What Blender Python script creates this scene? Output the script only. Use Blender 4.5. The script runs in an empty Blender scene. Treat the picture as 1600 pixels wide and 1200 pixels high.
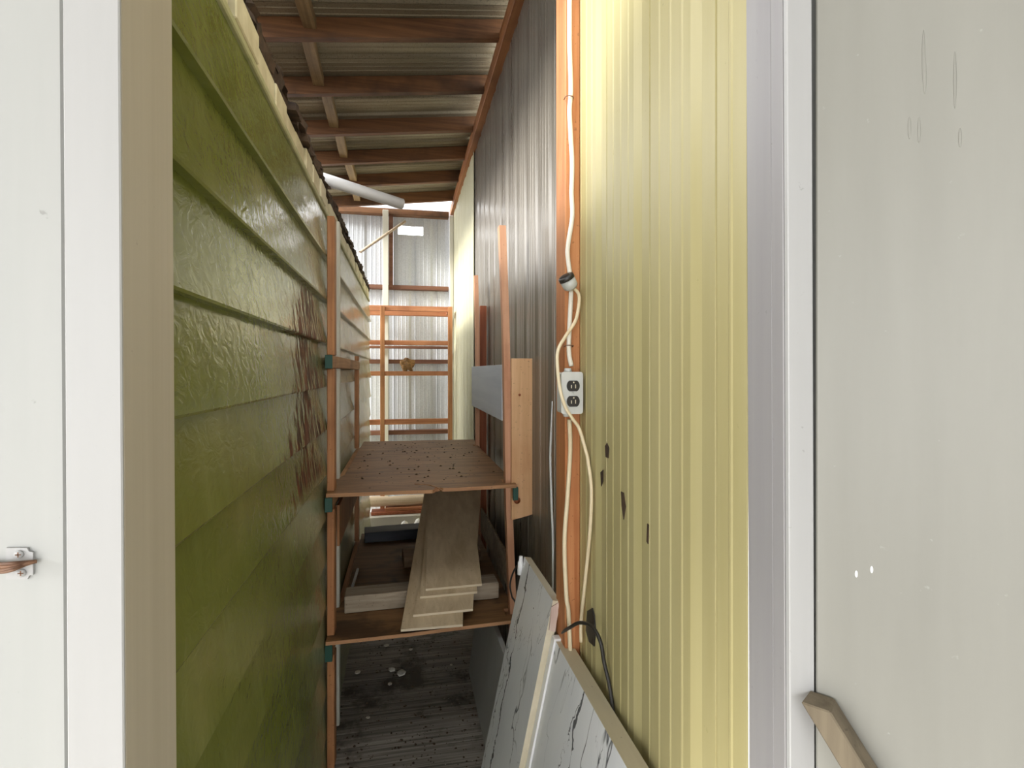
import bpy, bmesh, math, random
from mathutils import Vector, Matrix
random.seed(7)
sc = bpy.context.scene
C = sc.collection

# ------------------------------------------------------------------ camera
EYE = 1.42                       # camera height above the passage floor
F = 830.0                        # focal length in pixels of a 1600 px wide frame
TH = math.atan(169 / F)          # the camera is turned right of the passage axis
HOR = 580.0
cam = bpy.data.cameras.new('camera')
cam.sensor_width = 36.0
cam.lens = 36.0 * F / 1600
cam.shift_y = -(600 - HOR) / 1600
cam.clip_start = 0.02
co = bpy.data.objects.new('camera', cam)
co.location = (0, 0, EYE)
co.rotation_euler = (math.pi / 2, 0, -TH)
C.objects.link(co)
sc.camera = co

# ------------------------------------------------------------------ light: overcast sky
w = bpy.data.worlds.new('overcast_sky')
sc.world = w
w.use_nodes = True
nt = w.node_tree
bg = nt.nodes['Background']
bg.inputs['Color'].default_value = (0.98, 0.985, 1.0, 1)
bg.inputs['Strength'].default_value = 2.6
sl = bpy.data.lights.new('veiled_sun', 'SUN'); sl.energy = 3.0; sl.angle = math.radians(12); sl.color = (1.0, 0.97, 0.92)
so = bpy.data.objects.new('veiled_sun', sl); C.objects.link(so); so.location = (-6, -2, 8)
so.rotation_euler = Vector((0.86, 0.30, -0.36)).to_track_quat('-Z', 'Y').to_euler()
sc.view_settings.view_transform = 'Standard'
sc.view_settings.look = 'None'
sc.view_settings.gamma = 1
sc.view_settings.use_curve_mapping = False
sc.view_settings.exposure = 0.95

# ------------------------------------------------------------------ pixel rays (used to measure real positions)
RT = Vector((math.cos(TH), -math.sin(TH), 0))
FW = Vector((math.sin(TH), math.cos(TH), 0))
def ray(px, py):
    return RT * ((px - 800) / F) + FW + Vector((0, 0, (HOR - py) / F))
def P(px, py, X=None, Y=None, Z=None):
    d = ray(px, py)
    if X is not None: t = X / d.x
    elif Y is not None: t = Y / d.y
    else: t = (Z - EYE) / d.z
    return Vector((0, 0, EYE)) + d * t

# ------------------------------------------------------------------ materials
def srgb(r, g, b):
    f = lambda c: ((c / 255 + 0.055) / 1.055) ** 2.4 if c > 10 else c / 255 / 12.92
    return (f(r), f(g), f(b), 1)
class NT:
    def __init__(s, name):
        m = bpy.data.materials.new(name); m.use_nodes = True
        s.m = m; s.t = m.node_tree; s.b = s.t.nodes['Principled BSDF']
        s.tc = s.t.nodes.new('ShaderNodeTexCoord')
        oi = s.t.nodes.new('ShaderNodeObjectInfo')
        s.rnd = oi.outputs['Random']
        mul = s.math('MULTIPLY', s.rnd, 37.0)
        add = s.t.nodes.new('ShaderNodeVectorMath'); add.operation = 'ADD'
        s.l(s.tc.outputs['Object'], add.inputs[0]); s.l(mul, add.inputs[1])
        s.co = add.outputs[0]
        s.raw = s.tc.outputs['Object']
    def l(s, a, b): s.t.links.new(a, b)
    def setv(s, sock, v):
        if hasattr(v, 'default_value') or hasattr(v, 'is_linked'): s.l(v, sock)
        else: sock.default_value = v
    def math(s, op, a, b=0.0, c=None, clamp=False):
        n = s.t.nodes.new('ShaderNodeMath'); n.operation = op; n.use_clamp = clamp
        s.setv(n.inputs[0], a); s.setv(n.inputs[1], b)
        if c is not None: s.setv(n.inputs[2], c)
        return n.outputs[0]
    def noise(s, scale=(1, 1, 1), sc_=1.0, detail=4, rough=0.55, dist=0.0, co=None):
        mp = s.t.nodes.new('ShaderNodeMapping'); mp.inputs['Scale'].default_value = scale
        s.l(co or s.co, mp.inputs['Vector'])
        n = s.t.nodes.new('ShaderNodeTexNoise')
        n.inputs['Scale'].default_value = sc_; n.inputs['Detail'].default_value = detail
        n.inputs['Roughness'].default_value = rough; n.inputs['Distortion'].default_value = dist
        s.l(mp.outputs[0], n.inputs['Vector'])
        return n.outputs['Fac']
    def voro(s, scale=(1, 1, 1), sc_=1.0, feat='DISTANCE_TO_EDGE', co=None):
        mp = s.t.nodes.new('ShaderNodeMapping'); mp.inputs['Scale'].default_value = scale
        s.l(co or s.co, mp.inputs['Vector'])
        n = s.t.nodes.new('ShaderNodeTexVoronoi'); n.feature = feat
        n.inputs['Scale'].default_value = sc_
        s.l(mp.outputs[0], n.inputs['Vector'])
        return n.outputs['Distance']
    def ramp(s, fac, stops, interp='LINEAR'):
        n = s.t.nodes.new('ShaderNodeValToRGB'); n.color_ramp.interpolation = interp
        e = n.color_ramp.elements
        while len(e) < len(stops): e.new(0.5)
        for i, (p, c) in enumerate(stops):
            e[i].position = p
            e[i].color = c if len(c) == 4 else (c[0], c[0], c[0], 1)
        s.l(fac, n.inputs[0]); return n.outputs[0]
    def val(s, fac, a, b):      # smooth 0..1 mask from a to b
        n = s.t.nodes.new('ShaderNodeMapRange'); n.interpolation_type = 'SMOOTHSTEP'
        s.setv(n.inputs[0], fac); n.inputs[1].default_value = a; n.inputs[2].default_value = b
        return n.outputs[0]
    def mix(s, fac, a, b):
        n = s.t.nodes.new('ShaderNodeMix'); n.data_type = 'RGBA'
        s.setv(n.inputs[0], fac); s.setv(n.inputs[6], a); s.setv(n.inputs[7], b)
        return n.outputs[2]
    def bump(s, h, strength=0.3, dist=0.002):
        n = s.t.nodes.new('ShaderNodeBump'); n.inputs['Strength'].default_value = strength
        n.inputs['Distance'].default_value = dist
        s.l(h, n.inputs['Height']); s.l(n.outputs[0], s.b.inputs['Normal'])
    def done(s, col=None, rough=0.6, metal=0.0, spec=None):
        if col is not None: s.setv(s.b.inputs['Base Color'], col)
        s.setv(s.b.inputs['Roughness'], rough); s.b.inputs['Metallic'].default_value = metal
        if spec is not None: s.b.inputs['Specular IOR Level'].default_value = spec
        return s.m

def wood(name, dark, light, axis='Z', rough=0.65, fine=55, stain=None, stain_amt=0.5, bump=0.35):
    n = NT(name)
    sc3 = [fine, fine, fine]; sc3['XYZ'.index(axis)] = 2.2
    g = n.noise(sc3, 1.0, 5, 0.6, 0.6)
    big = [7, 7, 7]; big['XYZ'.index(axis)] = 0.9
    g2 = n.noise(big, 1.0, 3, 0.5, 1.2)
    f = n.math('ADD', n.math('MULTIPLY', g, 0.6), n.math('MULTIPLY', g2, 0.4))
    col = n.ramp(f, [(0.34, dark), (0.66, light)])
    k = n.noise((3, 3, 3), 1.0, 4, 0.6)
    if stain: col = n.mix(n.math('MULTIPLY', n.val(k, 0.45, 0.72), stain_amt), col, stain)
    sp = n.noise((1, 1, 1), 120, 2, 0.5)
    col = n.mix(n.math('MULTIPLY', n.val(sp, 0.66, 0.74), 0.5), col, (dark[0] * .4, dark[1] * .4, dark[2] * .4, 1))
    n.bump(g, bump, 0.001)
    return n.done(col, rough)
def paint(name, c1, c2, rough=0.5, axis='Z', streak=14, specks=0.4, speck_col=None, bump=0.12):
    n = NT(name)
    s3 = [streak] * 3; s3['XYZ'.index(axis)] = 0.9
    g = n.noise(s3, 1.0, 4, 0.6)
    col = n.ramp(g, [(0.3, c1), (0.7, c2)])
    b = n.noise((1, 1, 1), 65, 3, 0.6)
    col = n.mix(n.math('MULTIPLY', n.val(b, 0.70, 0.78), specks), col, speck_col or (c1[0] * .35, c1[1] * .33, c1[2] * .3, 1))
    fine = [160] * 3; fine['XYZ'.index(axis)] = 5
    n.bump(n.noise(fine, 1.0, 2, 0.5), bump, 0.001)
    return n.done(col, rough)

M = {}
M['white'] = paint('white_trim_paint', srgb(174, 174, 174), srgb(181, 181, 181), 0.45)
M['white2'] = paint('white_wall_paint', srgb(168, 170, 168), srgb(176, 177, 175), 0.5)
M['jamb'] = paint('taupe_jamb_paint', srgb(180, 171, 152), srgb(190, 181, 163), 0.5, streak=45)
M['jamb_r'] = paint('grey_jamb_paint', srgb(146, 144, 146), srgb(155, 153, 154), 0.45, streak=30)
M['door'] = paint('grey_door_paint', srgb(134, 133, 126), srgb(144, 143, 136), 0.42, streak=9, specks=0.15, speck_col=srgb(225, 228, 224), bump=0.25)
M['rawstick'] = wood('raw_stick_wood', srgb(88, 77, 60), srgb(124, 112, 92), 'Z')
M['yellow'] = paint('yellow_sheet_paint', srgb(176, 166, 118), srgb(186, 177, 132), 0.42, streak=10, specks=0.35, speck_col=srgb(120, 110, 70))
M['cream'] = paint('cream_sheet_paint', srgb(196, 193, 160), srgb(206, 203, 174), 0.5, streak=8, specks=0.2)
M['creamtrim'] = paint('cream_eave_paint', srgb(196, 186, 150), srgb(224, 216, 186), 0.6, 'X', streak=18, specks=0.7, speck_col=srgb(120, 70, 30))
M['batten'] = paint('offwhite_batten_paint', srgb(205, 203, 188), srgb(222, 220, 208), 0.55)
# dark glossy metal
n = NT('dark_grey_sheet')
g = n.noise((9, 9, 0.7), 1.0, 4, 0.6); sp = n.noise((1, 1, 1), 130, 2, 0.5)
col = n.ramp(g, [(0.3, srgb(112, 106, 97)), (0.7, srgb(140, 134, 123))])
col = n.mix(n.math('MULTIPLY', n.val(sp, 0.72, 0.78), 0.6), col, srgb(200, 196, 185))
M['dark'] = n.done(col, n.math('MULTIPLY_ADD', g, 0.2, 0.2), 0.35)
# galvanised end wall
n = NT('galvanised_sheet')
g = n.noise((4, 4, 1), 1.0, 3, 0.5); v = n.voro((1, 1, 1), 90, 'F1')
col = n.mix(n.math('MULTIPLY', v, 0.5), n.ramp(g, [(0.3, srgb(196, 200, 206)), (0.7, srgb(222, 225, 228))]), srgb(170, 174, 180))
M['galv'] = n.done(col, 0.5, 0.25)
# roof sheet
n = NT('aged_roof_sheet')
g = n.noise((1.2, 10, 10), 1.0, 4, 0.6); v = n.noise((1, 1, 1), 160, 3, 0.7)
col = n.ramp(g, [(0.3, srgb(128, 120, 100)), (0.7, srgb(168, 160, 138))])
col = n.mix(n.math('MULTIPLY', n.val(v, 0.52, 0.68), 0.55), col, srgb(70, 62, 48))
M['roof'] = n.done(col, 0.5, 0.3)
M['orange'] = wood('orange_fir', srgb(168, 100, 55), srgb(208, 148, 98), 'Z', stain=srgb(150, 84, 44))
M['fir'] = wood('fir_post', srgb(150, 95, 55), srgb(200, 145, 98), 'Z', stain=srgb(110, 66, 36))
M['firy'] = wood('fir_rail', srgb(152, 102, 62), srgb(205, 160, 115), 'Y', stain=srgb(105, 70, 45))
M['firx'] = wood('fir_rail_cross', srgb(160, 98, 62), srgb(206, 146, 104), 'X', stain=srgb(120, 66, 40))
M['girt'] = wood('dark_girt', srgb(92, 58, 42), srgb(134, 92, 68), 'X')
M['rafter'] = wood('stained_rafter', srgb(84, 54, 32), srgb(138, 96, 60), 'X', stain=srgb(44, 30, 20), stain_amt=0.75)
M['blocking'] = wood('roof_batten_wood', srgb(112, 90, 58), srgb(166, 140, 98), 'Y', stain=srgb(80, 62, 40))
M['plate'] = wood('wall_plate', srgb(140, 86, 46), srgb(186, 128, 78), 'Y', stain=srgb(90, 56, 34))
M['pine'] = wood('pale_pine', srgb(205, 158, 112), srgb(232, 190, 145), 'Z', fine=40, stain=srgb(196, 140, 96), bump=0.15)
M['redboard'] = wood('red_brown_board', srgb(122, 62, 34), srgb(170, 98, 62), 'Z')
M['lath'] = wood('peach_lath', srgb(190, 136, 102), srgb(218, 170, 136), 'Z', stain=srgb(150, 100, 70))
M['greenpaint'] = paint('dark_green_paint', srgb(22, 66, 56), srgb(34, 82, 70), 0.5)
M['ply_edge'] = wood('plywood_edge', srgb(140, 96, 62), srgb(196, 150, 108), 'X')
M['ply_side'] = wood('plywood_side', srgb(120, 78, 46), srgb(160, 112, 70), 'Z')
n = NT('weathered_plywood')
g = n.noise((3, 26, 10), 1.0, 5, 0.6, 0.8); big = n.noise((3, 3, 3), 1.0, 4, 0.6)
col = n.ramp(g, [(0.3, srgb(112, 78, 46)), (0.7, srgb(164, 122, 78))])
col = n.mix(n.math('MULTIPLY', n.val(big, 0.45, 0.7), 0.45), col, srgb(72, 50, 32))
spots = n.noise((1, 1, 1), 34, 3, 0.5)
col = n.mix(n.math('MULTIPLY', n.val(spots, 0.64, 0.70), 0.8), col, srgb(40, 26, 18))
n.bump(g, 0.3, 0.001)
M['ply'] = n.done(col, 0.5)
n = NT('dark_plywood')
g = n.noise((3, 26, 10), 1.0, 5, 0.6, 0.8); big = n.noise((4, 4, 4), 1.0, 4, 0.6)
col = n.ramp(g, [(0.3, srgb(100, 72, 42)), (0.7, srgb(150, 112, 72))])
col = n.mix(n.math('MULTIPLY', n.val(big, 0.5, 0.66), 0.7), col, srgb(42, 29, 18))
n.bump(g, 0.3, 0.001)
M['ply_dark'] = n.done(col, 0.6)
M['grey_beam'] = wood('grey_weathered_timber', srgb(128, 112, 94), srgb(190, 176, 154), 'X', 0.75, stain=srgb(96, 82, 66))
M['brown_beam'] = wood('brown_timber', srgb(120, 96, 74), srgb(176, 150, 122), 'X', 0.75, stain=srgb(40, 30, 22))
M['blue_beam'] = paint('blue_black_timber', srgb(44, 48, 56), srgb(72, 76, 84), 0.6, 'X', specks=0.5, speck_col=srgb(130, 120, 100))
M['bluegrey'] = paint('blue_grey_board', srgb(186, 194, 206), srgb(206, 213, 222), 0.55, 'Y', specks=0.6, speck_col=srgb(80, 82, 86))
M['lam'] = wood('laminate_face', srgb(184, 162, 128), srgb(218, 199, 166), 'Y', 0.42, fine=32, bump=0.08)
M['lam_edge'] = paint('laminate_core', srgb(205, 190, 160), srgb(222, 208, 182), 0.6, 'X', specks=0)
M['pvc'] = paint('white_pvc', srgb(222, 224, 228), srgb(236, 238, 240), 0.35, 'X', specks=0.3)
M['cable'] = paint('cream_cable', srgb(226, 208, 172), srgb(238, 224, 194), 0.45, specks=0.2)
M['cable_w'] = paint('white_cable', srgb(232, 226, 212), srgb(242, 238, 228), 0.45, specks=0.2)
M['black'] = paint('black_rubber', srgb(34, 32, 30), srgb(50, 48, 45), 0.5, specks=0)
M['steel'] = paint('galvanised_box', srgb(190, 192, 190), srgb(212, 214, 212), 0.4, specks=0.5, speck_col=srgb(150, 110, 70)); M['steel'].node_tree.nodes['Principled BSDF'].inputs['Metallic'].default_value = 0.1
M['recept'] = paint('black_bakelite', srgb(36, 34, 33), srgb(52, 50, 48), 0.3, specks=0)
M['brass'] = paint('slot_metal', srgb(190, 182, 160), srgb(214, 206, 186), 0.4, specks=0)
M['rust'] = wood('rusty_wire', srgb(90, 60, 42), srgb(150, 112, 86), 'X', 0.6)
M['beige'] = paint('beige_counter_edge', srgb(196, 186, 160), srgb(212, 203, 180), 0.55, 'Y', specks=0.5, speck_col=srgb(60, 55, 45))
M['whiteplastic'] = paint('white_plastic', srgb(236, 238, 240), srgb(244, 245, 246), 0.3, specks=0)
M['core'] = wood('broken_particle_core', srgb(150, 110, 96), srgb(225, 210, 200), 'Z', 0.8)
M['frieze'] = paint('pale_green_eave_paint', srgb(160, 162, 118), srgb(196, 192, 150), 0.55, 'X', streak=16, specks=0.8, speck_col=srgb(120, 66, 28))
M['shingle'] = wood('rotten_shingle', srgb(34, 25, 18), srgb(78, 58, 42), 'X', 0.85, stain=srgb(112, 92, 70), stain_amt=0.5)
M['stone'] = paint('white_stone', srgb(222, 216, 202), srgb(240, 236, 226), 0.7, specks=0.4, speck_col=srgb(190, 175, 150))
M['log'] = wood('pale_log', srgb(190, 165, 135), srgb(226, 206, 180), 'X', 0.7)
M['ground'] = paint('pale_ground', srgb(176, 170, 158), srgb(200, 194, 182), 0.8, 'X', streak=4)
M['nest'] = wood('wasp_nest_paper', srgb(60, 40, 24), srgb(176, 134, 84), 'X', 0.85, fine=70)
# marble laminate
n = NT('marble_laminate')
wv = n.noise((1.2, 1.2, 0.6), 6.0, 5, 0.6, 0.4)
def vein(scale, s_, width, seedoff):
    k = n.noise(scale, s_, 4, 0.55, 0.5)
    d = n.math('ABSOLUTE', n.math('SUBTRACT', k, 0.5))
    return n.math('SUBTRACT', 1.0, n.val(d, 0.0, width))
v1 = n.math('MULTIPLY', vein((1.0, 1.6, 0.55), 2.0, 0.007, 0), n.val(n.noise((2, 2, 2), 1.6, 1, 0.5), 0.40, 0.55))
v2 = vein((1.4, 2.2, 1.0), 3.0, 0.0035, 1)
msk = n.val(n.noise((3, 3, 3), 1.3, 2, 0.5), 0.42, 0.56)
col = n.ramp(wv, [(0.3, srgb(232, 235, 240)), (0.7, srgb(242, 244, 247))])
col = n.mix(n.math('MULTIPLY', v1, 0.9), col, srgb(72, 74, 80))
col = n.mix(n.math('MULTIPLY', n.math('MULTIPLY', v2, msk), 0.7), col, srgb(110, 112, 118))
sy = n.t.nodes.new('ShaderNodeSeparateXYZ'); n.l(n.raw, sy.inputs[0])
wob = n.noise((1, 1, 1), 9.0, 4, 0.6, 0.0, n.raw); thk = n.noise((4, 4, 9), 1.0, 2, 0.6, 0.0, n.raw)
def big_vein(y0, slope, amp, w0):
    c = n.math('MULTIPLY_ADD', sy.outputs[2], slope, y0)
    c = n.math('ADD', c, n.math('MULTIPLY', n.math('SUBTRACT', wob, 0.5), amp))
    d = n.math('ABSOLUTE', n.math('SUBTRACT', sy.outputs[1], c))
    d = n.math('DIVIDE', d, n.math('MULTIPLY', n.val(thk, 0.25, 0.75), w0))
    return n.math('SUBTRACT', 1.0, n.val(d, 0.6, 1.1))
col = n.mix(n.math('MULTIPLY', big_vein(.055, .06, .10, .010), .9), col, srgb(70, 72, 78))
col = n.mix(n.math('MULTIPLY', big_vein(.150, -.06, .16, .004), .8), col, srgb(90, 92, 98))
col = n.mix(n.math('MULTIPLY', big_vein(-.15, .16, .14, .003), .7), col, srgb(100, 102, 108))
M['marble'] = n.done(col, 0.25)
# floor: dark broom-finished slab
n = NT('dirty_broomed_slab')
rb = n.noise((2.5, 110, 1), 1.0, 3, 0.55, 0.2); big = n.noise((5, 5, 5), 1.0, 5, 0.65)
col = n.ramp(rb, [(0.32, srgb(80, 76, 72)), (0.68, srgb(170, 163, 153))])
col = n.mix(n.val(big, 0.5, 0.66), col, srgb(62, 54, 47))
sp = n.noise((1, 1, 1), 70, 2, 0.5)
col = n.mix(n.val(sp, 0.72, 0.75), col, srgb(170, 164, 152))
n.bump(rb, 0.6, 0.003)
M['floor'] = n.done(col, 0.55)
# green siding
n = NT('green_siding_paint')
sx = n.t.nodes.new('ShaderNodeSeparateXYZ')
n.l(n.raw, sx.inputs[0])
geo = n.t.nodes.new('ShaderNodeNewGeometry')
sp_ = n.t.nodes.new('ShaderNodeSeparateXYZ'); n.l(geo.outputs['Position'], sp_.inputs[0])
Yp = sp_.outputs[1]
blot = n.noise((2, 2.2, 3), 1.0, 4, 0.55, 0.2)
col = n.ramp(blot, [(0.3, srgb(108, 115, 52)), (0.55, srgb(116, 121, 58)), (0.8, srgb(134, 131, 76))])
streak = n.noise((6, 9, 1.2), 1.0, 4, 0.6)
col = n.mix(n.math('MULTIPLY', n.val(streak, 0.45, 0.8), 0.22), col, srgb(168, 170, 112))
pale_far = n.val(n.math('ADD', Yp, n.math('MULTIPLY', blot, 0.9)), 1.7, 2.9)  # paler with depth: weathered paint plus glossy reflections put into the colour
col = n.mix(n.math('MULTIPLY', pale_far, 0.8), col, srgb(178, 178, 146))
wr = n.noise((3, 5, 9), 3.0, 3, 0.5, 2.5)
crack = n.math('ABSOLUTE', n.math('SUBTRACT', n.math('FRACT', n.math('MULTIPLY', wr, 14.0)), 0.5))
zone = n.math('MULTIPLY', n.val(n.noise((2, 2.5, 4), 1.0, 2, 0.5), 0.45, 0.6), n.val(Yp, 1.0, 1.35))
crk = n.math('MULTIPLY', n.math('SUBTRACT', 1.0, n.val(crack, 0.0, 0.10)), zone)
col = n.mix(n.math('MULTIPLY', crk, 0.45), col, srgb(92, 88, 46))
# rotten patches where the paint has gone: ragged upright streaks above each lap
mid = n.math('ABSOLUTE', n.math('SUBTRACT', Yp, 1.66))
tear = n.noise((5, 34, 9), 1.0, 6, 0.75)
hz = sx.outputs[2]
edge = n.math('ADD', n.math('MULTIPLY', mid, 1.15), n.math('MULTIPLY', hz, 1.5))
rot = n.val(n.math('SUBTRACT', tear, edge), 0.17, 0.20)
rcol = n.ramp(n.noise((8, 40, 12), 1.0, 3, 0.6), [(0.35, srgb(58, 34, 20)), (0.65, srgb(126, 74, 44))])
zr = sp_.outputs[2]
band = n.math('MULTIPLY', n.val(zr, 1.04, 1.10), n.math('SUBTRACT', 1.0, n.val(zr, 1.66, 1.68)))
rot = n.math('MULTIPLY', n.math('MULTIPLY', rot, band), n.val(n.noise((6, 46, 10), 1.0, 5, 0.7), 0.44, 0.50))
col = n.mix(rot, col, rcol)
hgt = n.math('SUBTRACT', n.math('MULTIPLY', n.noise((3, 6, 8), 4.0, 3, 0.5, 1.5), 0.8), n.math('ADD', n.math('MULTIPLY', crk, 0.4), rot))
n.bump(hgt, 0.45, 0.004)
M['green'] = n.done(col, n.math('ADD', n.math('MULTIPLY_ADD', blot, 0.2, 0.08), n.math('MULTIPLY', rot, 0.5)))
M['paleboard'] = M['creamtrim']

# ------------------------------------------------------------------ object helpers
def finish(name, bm, mat, parent=None, smooth=False, mats=None):
    xs = [v.co for v in bm.verts]
    lo = Vector((min(c.x for c in xs), min(c.y for c in xs), min(c.z for c in xs)))
    hi = Vector((max(c.x for c in xs), max(c.y for c in xs), max(c.z for c in xs)))
    o0 = Vector(((lo.x + hi.x) / 2, (lo.y + hi.y) / 2, lo.z))
    for v in bm.verts: v.co -= o0
    bmesh.ops.recalc_face_normals(bm, faces=bm.faces)
    me = bpy.data.meshes.new(name)
    bm.to_mesh(me); bm.free()
    for m in (mats or [mat]): me.materials.append(M[m])
    if smooth:
        for p in me.polygons: p.use_smooth = True
    o = bpy.data.objects.new(name, me)
    C.objects.link(o)
    if parent is not None:
        o.parent = parent
        o.location = o0 - parent_world(parent)
    else: o.location = o0
    return o
def parent_world(o):
    v = Vector(o.location)
    while o.parent is not None:
        o = o.parent; v += Vector(o.location)
    return v
def thing(name, label, cat, loc=(0, 0, 0), group=None, kind=None):
    o = bpy.data.objects.new(name, None); o.empty_display_size = 0.1
    C.objects.link(o); o.location = loc
    return tag(o, label, cat, group, kind)
def tag(o, label, cat=None, group=None, kind=None):
    o['label'] = label
    if cat: o['category'] = cat
    if group: o['group'] = group
    if kind: o['kind'] = kind
    return o
def hexa(bm, c):            # 8 corners: bottom 4 ccw, top 4 ccw
    v = [bm.verts.new(p) for p in c]
    for f in ((0, 3, 2, 1), (4, 5, 6, 7), (0, 1, 5, 4), (1, 2, 6, 5), (2, 3, 7, 6), (3, 0, 4, 7)):
        bm.faces.new([v[i] for i in f])
    return v
def bevel(bm, off, seg=1):
    if off > 0: bmesh.ops.bevel(bm, geom=bm.edges[:], offset=off, segments=seg, affect='EDGES', clamp_overlap=True)
def box(name, x0, x1, y0, y1, z0, z1, mat, parent=None, bv=0.0025, **k):
    bm = bmesh.new()
    hexa(bm, [(x0, y0, z0), (x1, y0, z0), (x1, y1, z0), (x0, y1, z0), (x0, y0, z1), (x1, y0, z1), (x1, y1, z1), (x0, y1, z1)])
    bevel(bm, bv)
    return finish(name, bm, mat, parent, **k)
def beam(name, a, b, w, h, mat, parent=None, bv=0.002, up=(0, 0, 1), mats=None, endmat=False):
    a = Vector(a); b = Vector(b); d = (b - a).normalized(); u = Vector(up)
    s = d.cross(u)
    if s.length < 1e-4: s = d.cross(Vector((0, 1, 0)))
    s.normalize(); u = s.cross(d).normalized()
    bm = bmesh.new()
    q = [(-1, -1), (1, -1), (1, 1), (-1, 1)]
    hexa(bm, [a + s * (w / 2 * i) + u * (h / 2 * j) for i, j in q] + [b + s * (w / 2 * i) + u * (h / 2 * j) for i, j in q])
    bevel(bm, bv)
    return finish(name, bm, mat, parent, mats=mats)
def prism(name, pts, z0, z1, mat, parent=None, mats=None, side=None):
    """outline seen from above, extruded upwards; side = material slot of the cut edge"""
    bm = bmesh.new()
    lo = [bm.verts.new((x, y, z0)) for x, y in pts]; hi = [bm.verts.new((x, y, z1)) for x, y in pts]
    bm.faces.new(lo[::-1]); bm.faces.new(hi)
    for i in range(len(pts)):
        j = (i + 1) % len(pts)
        f = bm.faces.new((lo[i], lo[j], hi[j], hi[i]))
        if side is not None: f.material_index = side
    return finish(name, bm, mat, parent, mats=mats)
def catmull(pts, n=8):
    pts = [Vector(p) for p in pts]
    q = [pts[0] * 2 - pts[1]] + pts + [pts[-1] * 2 - pts[-2]]
    out = []
    for i in range(1, len(q) - 2):
        p0, p1, p2, p3 = q[i - 1:i + 3]
        for k in range(n):
            t = k / n
            out.append(0.5 * ((2 * p1) + (p2 - p0) * t + (2 * p0 - 5 * p1 + 4 * p2 - p3) * t * t + (3 * p1 - p0 - 3 * p2 + p3) * t ** 3))
    out.append(pts[-1]); return out
def tube_bm(bm, pts, r, seg=10, inner=None):
    pts = [Vector(p) for p in pts]
    rr = r if isinstance(r, (list, tuple)) else [r] * len(pts)
    t = (pts[1] - pts[0]).normalized()
    u = t.orthogonal().normalized(); rings = []
    for i, p in enumerate(pts):
        t2 = (pts[min(i + 1, len(pts) - 1)] - pts[max(i - 1, 0)]).normalized()
        u = (u - t2 * u.dot(t2)).normalized(); v = t2.cross(u)
        rings.append([bm.verts.new(p + (u * math.cos(2 * math.pi * k / seg) + v * math.sin(2 * math.pi * k / seg)) * rr[i]) for k in range(seg)])
    for a, b in zip(rings, rings[1:]):
        for k in range(seg): bm.faces.new((a[k], a[(k + 1) % seg], b[(k + 1) % seg], b[k]))
    bm.faces.new(rings[0][::-1]); bm.faces.new(rings[-1])
def tube(name, pts, r, mat, parent=None, seg=10, smooth_path=True, n=8):
    bm = bmesh.new()
    tube_bm(bm, catmull(pts, n) if smooth_path else pts, r, seg)
    return finish(name, bm, mat, parent, smooth=True)
def sheet(name, pts, nrm, ext, mat, parent=None, th=0.0025):
    """folded sheet: a section line of 3D points swept along ext, thickness along nrm"""
    bm = bmesh.new(); nv = Vector(nrm) * th; e = Vector(ext)
    A = [bm.verts.new(p) for p in pts]; B = [bm.verts.new(Vector(p) + e) for p in pts]
    A2 = [bm.verts.new(Vector(p) + nv) for p in pts]; B2 = [bm.verts.new(Vector(p) + nv + e) for p in pts]
    for i in range(len(pts) - 1):
        bm.faces.new((A[i], A[i + 1], B[i + 1], B[i])); bm.faces.new((A2[i], B2[i], B2[i + 1], A2[i + 1]))
        bm.faces.new((A[i], A2[i], A2[i + 1], A[i + 1])); bm.faces.new((B[i], B[i + 1], B2[i + 1], B2[i]))
    bm.faces.new((A[0], B[0], B2[0], A2[0])); bm.faces.new((A[-1], A2[-1], B2[-1], B[-1]))
    return finish(name, bm, mat, parent)
def rib_profile(u0, u1, period=0.21, phase=0.0, deep=0.010, bead=0.0022):
    """(u, depth) along a ribbed cladding sheet: a trough, then a flat with three small beads"""
    base = [(-0.008, 0), (0.014, deep), (0.049, deep), (0.055, 0), (0.0595, 0), (0.0605, bead * 2.4), (0.0635, bead * 2.4), (0.0645, 0),
            (0.092, 0), (0.095, -bead), (0.099, -bead), (0.102, 0), (0.132, 0), (0.135, -bead), (0.139, -bead), (0.142, 0),
            (0.170, 0), (0.173, -bead), (0.177, -bead), (0.180, 0)]
    out = []
    k = math.floor((u0 - phase) / period) - 1
    allp = []
    while phase + k * period < u1 + period:
        allp += [(phase + k * period + u, h) for u, h in base]; k += 1
    def at(u):
        for (a, ha), (b, hb) in zip(allp, allp[1:]):
            if a <= u <= b: return ha + (hb - ha) * (u - a) / max(b - a, 1e-9)
        return 0
    out = [(u0, at(u0))] + [p for p in allp if u0 < p[0] < u1] + [(u1, at(u1))]
    return out

XL, XR, XD = -0.285, 0.44, 0.49        # green wall, yellow wall, dark wall
YEND = 5.30                            # end wall
def roof_under(x): return EYE + 1.545 + 0.12 * x      # underside of the rafters

# ------------------------------------------------------------------ ground and floor
gr = box('ground', -9, 9, -7, 14, -0.14, -0.04, 'ground', bv=0)
tag(gr, 'pale bare ground around the shed', 'ground', kind='structure')
fl = box('floor', -1.6, 0.60, 0.58, 4.3, -0.038, 0.0, 'floor', bv=0)
tag(fl, 'dark dirty ribbed concrete floor of the narrow passage', 'floor', kind='structure')

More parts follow.
